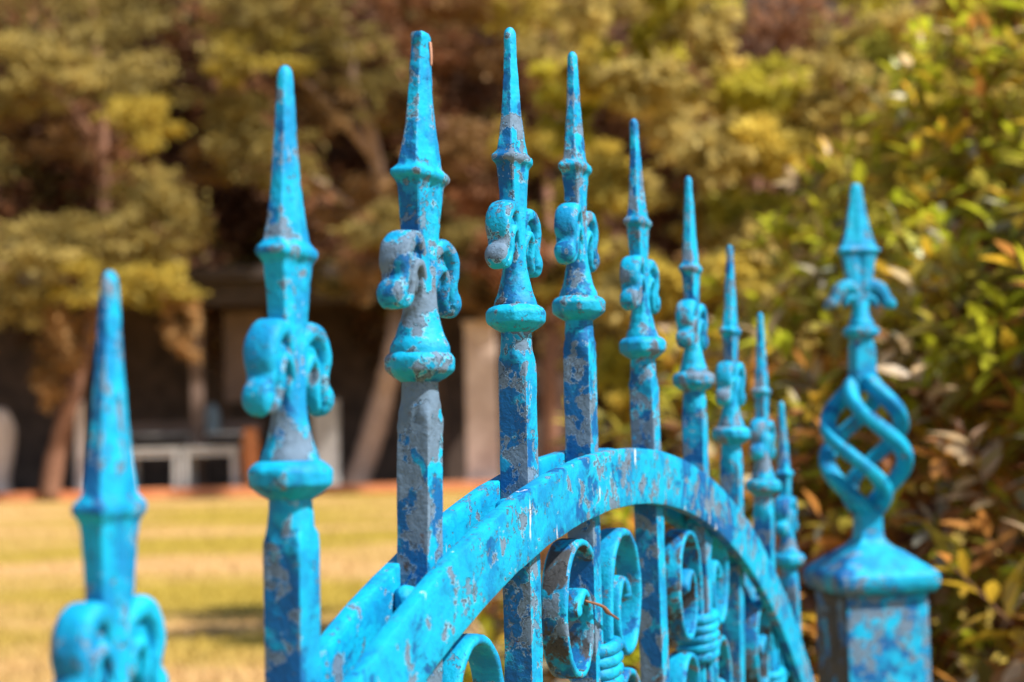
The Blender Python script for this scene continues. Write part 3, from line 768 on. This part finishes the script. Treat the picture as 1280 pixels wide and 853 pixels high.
Y4 = 7.2
rs = random.Random(11); cl = []
for i in range(120):
    px = rs.uniform(670, 1260); py = rs.uniform(-50, 520)
    if px < 760 and py > 330: continue
    if px < 700 + .12 * abs(py - 200): continue
    c = rs.choice([YE*.95, YE*1.05, OL*1.3, OL*1.5, OL*1.2, OL*1.1, np.array((.60, .52, .06)), np.array((.50, .46, .07))])
    cl.append(pxc(px, py, rs.uniform(30, 62), rs.uniform(24, 42), Y4 + rs.uniform(-.5, .9), c, rs.uniform(.8, 1.2)))
xb = at(940, 600, Y4+1.2).x
tree('sunlit_shrub', 'tall sunlit lime and gold shrub rising beyond the hedge', (xb, Y4+1.2, 0),
     [(xb, Y4+1.2, 0), at(945, 560, Y4+1.2), at(930, 420, Y4+1.3), at(945, 250, Y4+1.4), at(940, 80, Y4+1.4)],
     [[at(940, 480, Y4+1.2), at(860, 380, Y4+1), at(800, 330, Y4+.8)], [at(930, 420, Y4+1.2), at(1000, 300, Y4+.9), at(1080, 250, Y4+.8)]], cl, 700, .052, BARK, .04, None, 'shrub')

# ---- dark bronze thicket that closes the view (one mass)
def thicket():
    n = 90000
    x = rng.uniform(-17, 14, n); z = 2.2 + rng.random(n) * 9.5; y = EDGE + 5.5 + rng.random(n)**1.5 * 3.0 + .8*np.sin(x*1.9 + z*1.1)
    low = (x > 1.2) ; z = np.where(low, z - 2.2, z)
    k = np.sin(x*2.3 + 1.7*np.sin(z*1.9)) + np.sin(z*2.9 + x*1.2) + rng.normal(0, .5, n)
    colr = np.where((k > .9)[:, None], OL*.7, np.where((k > -.2)[:, None], BR*.8, DK)) * rng.uniform(.7, 1.3, (n, 1))
    me = leaves_mesh('thicket', np.c_[x, y, z], rng.normal(0, 1, (n, 3)) + np.array((0, -.6, -.2)), rng.uniform(.18, .34, n), rng.uniform(-1, 1, n), colr, TREE_LEAF, TT_)
    return obj('thicket', me)
tag(thicket(), 'dense bronze and olive thicket closing the view behind the shelter', 'thicket', kind='stuff')
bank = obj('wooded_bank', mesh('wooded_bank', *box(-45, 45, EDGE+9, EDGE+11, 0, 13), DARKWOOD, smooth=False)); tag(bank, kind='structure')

# ================================================================== SHELTER at the end of the lawn
YS = EDGE + 1.2
sh = empty('garden_shelter', (0, YS, 0)); tag(sh, 'dark open fronted shelter with low roof at the end of the lawn', 'shelter')
def part(name, x0, x1, y0, y1, z0, z1, mat, parent=sh, off=(0, YS, 0), bev=.02):
    me = mesh(name, *box(x0-off[0], x1-off[0], y0-off[1], y1-off[1], z0-off[2], z1-off[2]), mat, smooth=False)
    if bev: bevel_mesh(me, bev, 1)
    return obj(name, me, parent)
def X(px, Y): return at(px, 560, Y).x
def Zp(px, py, Y): return at(px, py, Y).z
zr = Zp(290, 352, YS)
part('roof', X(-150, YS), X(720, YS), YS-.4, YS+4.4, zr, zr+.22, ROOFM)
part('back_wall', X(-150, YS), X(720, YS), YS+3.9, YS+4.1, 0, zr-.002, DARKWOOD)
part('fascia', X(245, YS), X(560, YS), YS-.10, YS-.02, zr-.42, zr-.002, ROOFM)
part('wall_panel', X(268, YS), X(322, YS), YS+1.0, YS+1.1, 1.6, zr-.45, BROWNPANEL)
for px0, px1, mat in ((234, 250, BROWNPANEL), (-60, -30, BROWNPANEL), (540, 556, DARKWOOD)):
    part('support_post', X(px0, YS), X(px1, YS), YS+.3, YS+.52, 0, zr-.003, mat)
# stone pillars standing at the lawn edge
def pillar(label, px0, px1, py_top, Y, mat, group='stone pillars at the lawn edge', taper=.0):
    x0, x1 = X(px0, Y), X(px1, Y); zt = Zp((px0+px1)/2, py_top, Y); hw_ = (x1-x0)/2*1000; 
    V, F = loft([(0, sec_square(hw_*1.18, .1)), (150, sec_square(hw_*1.18, .1)), (152, sec_square(hw_, .1)), (zt*1000-60, sec_square(hw_*(1-taper), .1)), (zt*1000-58, sec_square(hw_*1.08, .1)), (zt*1000, sec_square(hw_*1.04, .1))], 300)
    o = obj('stone_pillar', mesh('stone_pillar', V, F, mat, sharp=30), None, ((x0+x1)/2, Y, 0)); roughen(o.data, .02, 3, px0)
    return tag(o, label, 'pillar', group)
pillar('tall pale stone pillar between the third and fourth spears', 583, 624, 402, EDGE+.9, STONE, taper=.08)
pillar('short grey stone pillar just right of the second spear', 393, 424, 500, EDGE+.9, GREYSTONE)
# white slatted tables
def table(label, px0, px1, pyt, Y, slats=3):
    x0, x1 = X(px0, Y), X(px1, Y); zt = Zp((px0+px1)/2, pyt, Y)
    t = empty('white_table', ((x0+x1)/2, Y, 0)); tag(t, label, 'table', 'white tables at the lawn edge')
    of = ((x0+x1)/2, Y, 0)
    for k in range(slats): part('slat', x0, x1, Y-.4+k*.27, Y-.4+k*.27+.25, zt-.05, zt, WHITEWOOD, t, of, .008)
    part('apron', x0+.03, x1-.03, Y-.37, Y-.33, zt-.15, zt-.052, WHITEWOOD, t, of, .005)
    for (xa, ya) in ((x0+.02, Y-.4), (x1-.13, Y-.4), (x0+.02, Y+.28), (x1-.13, Y+.28)): part('leg', xa, xa+.09, ya, ya+.09, 0, zt-.052, WHITEWOOD, t, of, .008)
    return t
YT = EDGE + .95
table('white table at the lawn edge, left one, beside the nearest spear', 160, 231, 560, YT)
table('white table at the lawn edge with the blue grey jar standing behind it', 232, 303, 558, YT-.02)
Yb = YT + 1.0
x0, x1 = X(150, Yb), X(322, Yb); zt = Zp(240, 541, Yb)
bn = empty('grey_bench', ((x0+x1)/2, Yb, 0)); tag(bn, 'long grey wooden bench in shade behind the white tables', 'bench'); of = ((x0+x1)/2, Yb, 0)
part('plank', x0, x1, Yb-.1, Yb+.35, zt-.07, zt, GREYSTONE, bn, of)
part('backrest', x0, x1, Yb+.36, Yb+.40, zt+.001, zt+.20, BROWNPANEL, bn, of)
for xx in (x0+.05, (x0+x1)/2, x1-.15): part('leg', xx, xx+.1, Yb-.08, Yb+.3, 0, zt-.072, GREYSTONE, bn, of)
# jar
zj = Zp(264, 558, Yb); rj = 10*Yb/2
V, F = loft([(0, sec_circle(rj*.9)), (20, sec_circle(rj)), (330, sec_circle(rj)), (420, sec_circle(rj*.75)), (470, sec_circle(rj*.45)), (500, sec_circle(rj*.45)), (505, sec_circle(rj*.2))], 20, smooth=1)
j = obj('storage_jar', mesh('storage_jar', V, F, PLASTIC, sharp=40), None, (X(264, Yb), Yb+.12, zt+.001)); tag(j, 'blue grey jar standing on the bench behind the white tables', 'jar')
# orange pot right of the tables
Yp = EDGE + .8
V, F = loft([(0, sec_circle(110)), (300, sec_circle(150)), (600, sec_circle(165)), (850, sec_circle(150)), (930, sec_circle(110)), (980, sec_circle(140)), (1010, sec_circle(140))], 30, smooth=1)
o = obj('clay_urn', mesh('clay_urn', V, F, ORANGEP, sharp=40), None, (X(313, Yp), Yp, 0)); o.scale = (1, 1, 1.1); tag(o, 'tall orange clay urn to the right of the white tables', 'urn')
# pale urn / stone at far left edge
V, F = loft([(0, sec_circle(330)), (120, sec_circle(330)), (200, sec_circle(250)), (500, sec_circle(300)), (1000, sec_circle(390)), (1300, sec_circle(360)), (1480, sec_circle(250)), (1560, sec_circle(120))], 40, smooth=2)
o = obj('pale_boulder', mesh('pale_boulder', V, F, PALE, sharp=None), None, (X(-2, EDGE+.9), EDGE+.9, 0)); o.scale = (.75, .75, 1); roughen(o.data, .06, 2, 3); tag(o, 'pale upright boulder at the far left edge of the lawn', 'boulder')
V, F = loft([(0, sec_square(90, .3)), (1650, sec_square(70, .4))], 100)
o = obj('pale_stake', mesh('pale_stake', V, F, PALE, sharp=None), None, (X(101, EDGE+.9), EDGE+.9, 0)); tag(o, 'slim pale post hidden partly by the nearest spear', 'post')
